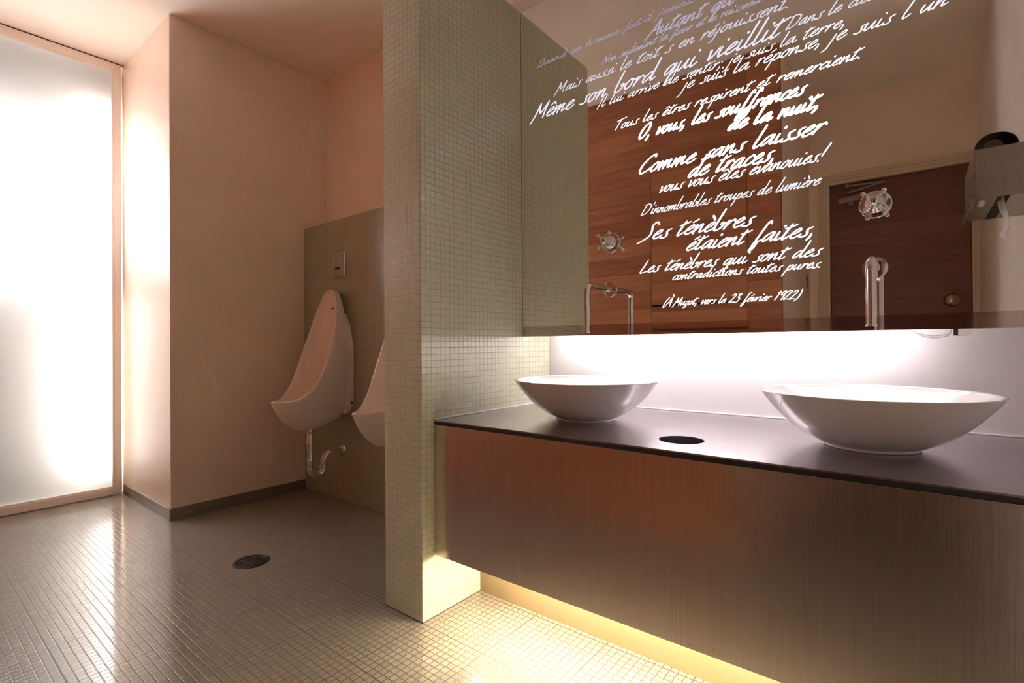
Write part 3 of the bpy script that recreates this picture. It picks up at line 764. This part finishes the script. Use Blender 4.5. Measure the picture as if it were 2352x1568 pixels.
# ------------------------------------------------------------------ stall front, seen in the mirror
def stall():
    x_end = -4.20
    t = thing('stall_front', 'full height reddish wooden stall front with horizontal grain opposite the mirror', 'stall', (-2.4, YS-.03, 0))
    y0, y1, g = YS-.04, YS, .004
    top = CEIL-.004
    box(-1.530+g/2, -1.530+.0, y0, y1, .02, top)
    for xa, xb, za, zb, nm in ((x_end, -2.42, .02, top, 'panel'), (-2.42, -1.530, .02, top, 'panel'), (-1.530, -.862, 1.281, top, 'door'), (-1.530, -.862, .02, 1.270, 'door'), (-.862, XS, .02, top, 'panel')):
        box(xa+g/2, xb-(g/2 if xb < XS-.01 else 0), y0, y1, za, zb).build(nm, M['wood'], t, bevel=.001)
    box(x_end, XS-.006, y0-.03, y0-.001, 0, top).build('core', M['edge'], t)
stall()

# ------------------------------------------------------------------ door, seen in the mirror
def door():
    t = struct(thing('door_1', 'dark brown wooden door in a beige frame behind the camera', 'door', (-.10, YREAR, 0)))
    xl, xr, zt = -.519, .318, 2.240
    f = MB()
    steps = [(DX0, .0, .024), (DX0+.028, .0, .018), (DX0+.050, -.02, .011)]
    for i, (xa, ya, yb) in enumerate(steps):
        d = xa-DX0; nx = steps[i+1][0] if i < 2 else xl
        f.box(xa, nx, YREAR-.09, YREAR+yb, 0, zt+(xl-nx)); 
        f.box(xa, XR-.001, YREAR-.09, YREAR+yb, zt+(xl-nx), zt+(xl-xa) - (.024 if i == 0 else 0)*0)
        rx0 = xr + (xl-nx)*.5; rx1 = xr + (xl-xa)*.5
        f.box(rx0, min(rx1, XR-.001), YREAR-.09, YREAR+yb, 0, zt+(xl-nx))
    f.build('frame', M['frame'], t, bevel=.0015)
    box(xl+.003, xr-.003, YREAR-.07, YREAR-.02, .008, zt-.003).build('leaf', M['door'], t, bevel=.001)
    kb = MB().lathe([(.036, .0), (.036, .006), (.030, .010), (.012, .012), (.012, .045), (.020, .050)], (.205, YREAR-.0199, 1.285), 'y', 32)
    kb.sphere((.205, YREAR+.068, 1.285), .046, 32, 20)
    kb.build('knob', M['knob'], t, angle=60)
    c = MB()   # hydraulic closer body, rounded ends
    c.tube([(-.462, YREAR+.004, 2.100), (-.455, YREAR+.004, 2.1005), (-.29, YREAR+.004, 2.118), (-.283, YREAR+.004, 2.1185)], [.018, .024, .024, .018], 18)
    c.lathe([(.0, -.045), (.016, -.045), (.018, -.040), (.018, 0), (0, 0)], (-.375, YREAR+.004, 2.105), 'z', 20)
    cl = c.build('closer', M['grey'], t)
    a = MB().tube([(-.40, YREAR+.02, 2.155), (-.16, YREAR+.05, 2.190)], .006, 10).tube([(-.16, YREAR+.05, 2.190), (-.40, YREAR+.035, 2.205)], .006, 10)
    a.lathe([(0, -.01), (.013, -.01), (.013, .01), (0, .01)], (-.40, YREAR+.035, 2.205), 'z', 16)
    a.build('arm', M['grey'], cl)
door()
def switch():
    x = XS
    t = thing('light_switch', 'pale light switch plate on the recess wall beside the door frame', 'switch', (x, -.85, 1.385))
    box(x+.0003, x+.009, -.888, -.816, 1.385, 1.542).build('plate', M['switch'], t, bevel=.002)
    for z in (1.420, 1.452, 1.484): box(x+.009, x+.014, -.868, -.836, z, z+.022).build('rocker', M['grate'], t, bevel=.001)
switch()

# ------------------------------------------------------------------ paper dispenser on the right wall
def dispenser():
    xf, xw, ya, yb, z0, z1 = .176, XR, .70, 1.14, 1.517, 1.697
    t = thing('paper_dispenser', 'brushed steel paper towel dispenser with a curled lid on the right wall', 'dispenser', (xw, (ya+yb)/2, z0))
    for y in (ya, yb-.002): box(xf+.003, xw-.0005, y, y+.002, z0, z1).build('end_plate', M['case'], t)
    # front sheet that curls over the top in a half pipe and comes down again
    r = .059; c = xf+r; path = [(xf, z0-.012), (xf, z1)] + [(c-r*math.cos(a), z1+.0+r*.86*math.sin(a)) for a in [PI*i/20 for i in range(1, 21)]] + [(c+r+.002, z1-.028)]
    k = .0016; rows = []
    for side in (0, 1):
        row = []
        for i, (px, pz) in enumerate(path):
            ax, az = path[max(i-1, 0)]; bx, bz = path[min(i+1, len(path)-1)]
            dx, dz = bx-ax, bz-az; L = math.hypot(dx, dz); row.append((px+dz/L*k*side, pz-dx/L*k*side))
        rows.append(row)
    loop = rows[0] + rows[1][::-1]
    MB().loft([[(p, ya-.004, q) for p, q in loop], [(p, yb+.004, q) for p, q in loop]], True, True, True, smooth=True).build('lid', M['case'], t, angle=50)
    bt = MB().box(xf+.003, .238, ya+.002, yb-.002, z0, z0+.002).box(.272, xw-.0005, ya+.002, yb-.002, z0, z0+.002)
    bt.build('bottom_plate', M['case'], t)
    MB().tube([(xf-.006, ya+.0, z0-.004), (xf-.006, yb+.006, z0-.004)], .0095, 18).build('hinge_rod', M['case'], t)
    box(xf-.012, xf-.008, ya+.02, yb-.02, z0-.035, z0-.006).build('flap', M['case'], t)
    MB().tube([(xf+.022, yb-.03, z0-.008), (xf+.022, yb-.075, z0-.008)], .009, 14).build('latch', M['silicone'], t)
    MB().tube([(c-.006, ya+.02, z1+.004), (c-.006, yb-.012, z1+.004)], .026, 28).build('roll', M['core'], t)
    # towel hanging out of the slot
    rows = []
    prof = [(.256, 1.540), (.256, 1.517), (.261, 1.49), (.268, 1.465), (.270, 1.44), (.262, 1.415), (.250, 1.395)]
    for i, (px, pz) in enumerate(prof):
        u = i/(len(prof)-1); y_0 = .93+.10*u; y_1 = 1.12-.02*u*u
        rows.append([(px-.012*u*math.cos(PI*j/6)*0 + .006*math.sin(PI*j/6), y_0+(y_1-y_0)*j/6, pz-.035*u*(j/6)) for j in range(7)])
    top = MB().loft(rows, closed=False)
    back = [[(a+.0006, b, c_) for a, b, c_ in r] for r in rows]
    top.loft(back, closed=False)
    tag(top.build('paper_towel', M['paper']), 'white paper towel hanging from the steel dispenser slot', 'paper towel')
dispenser()
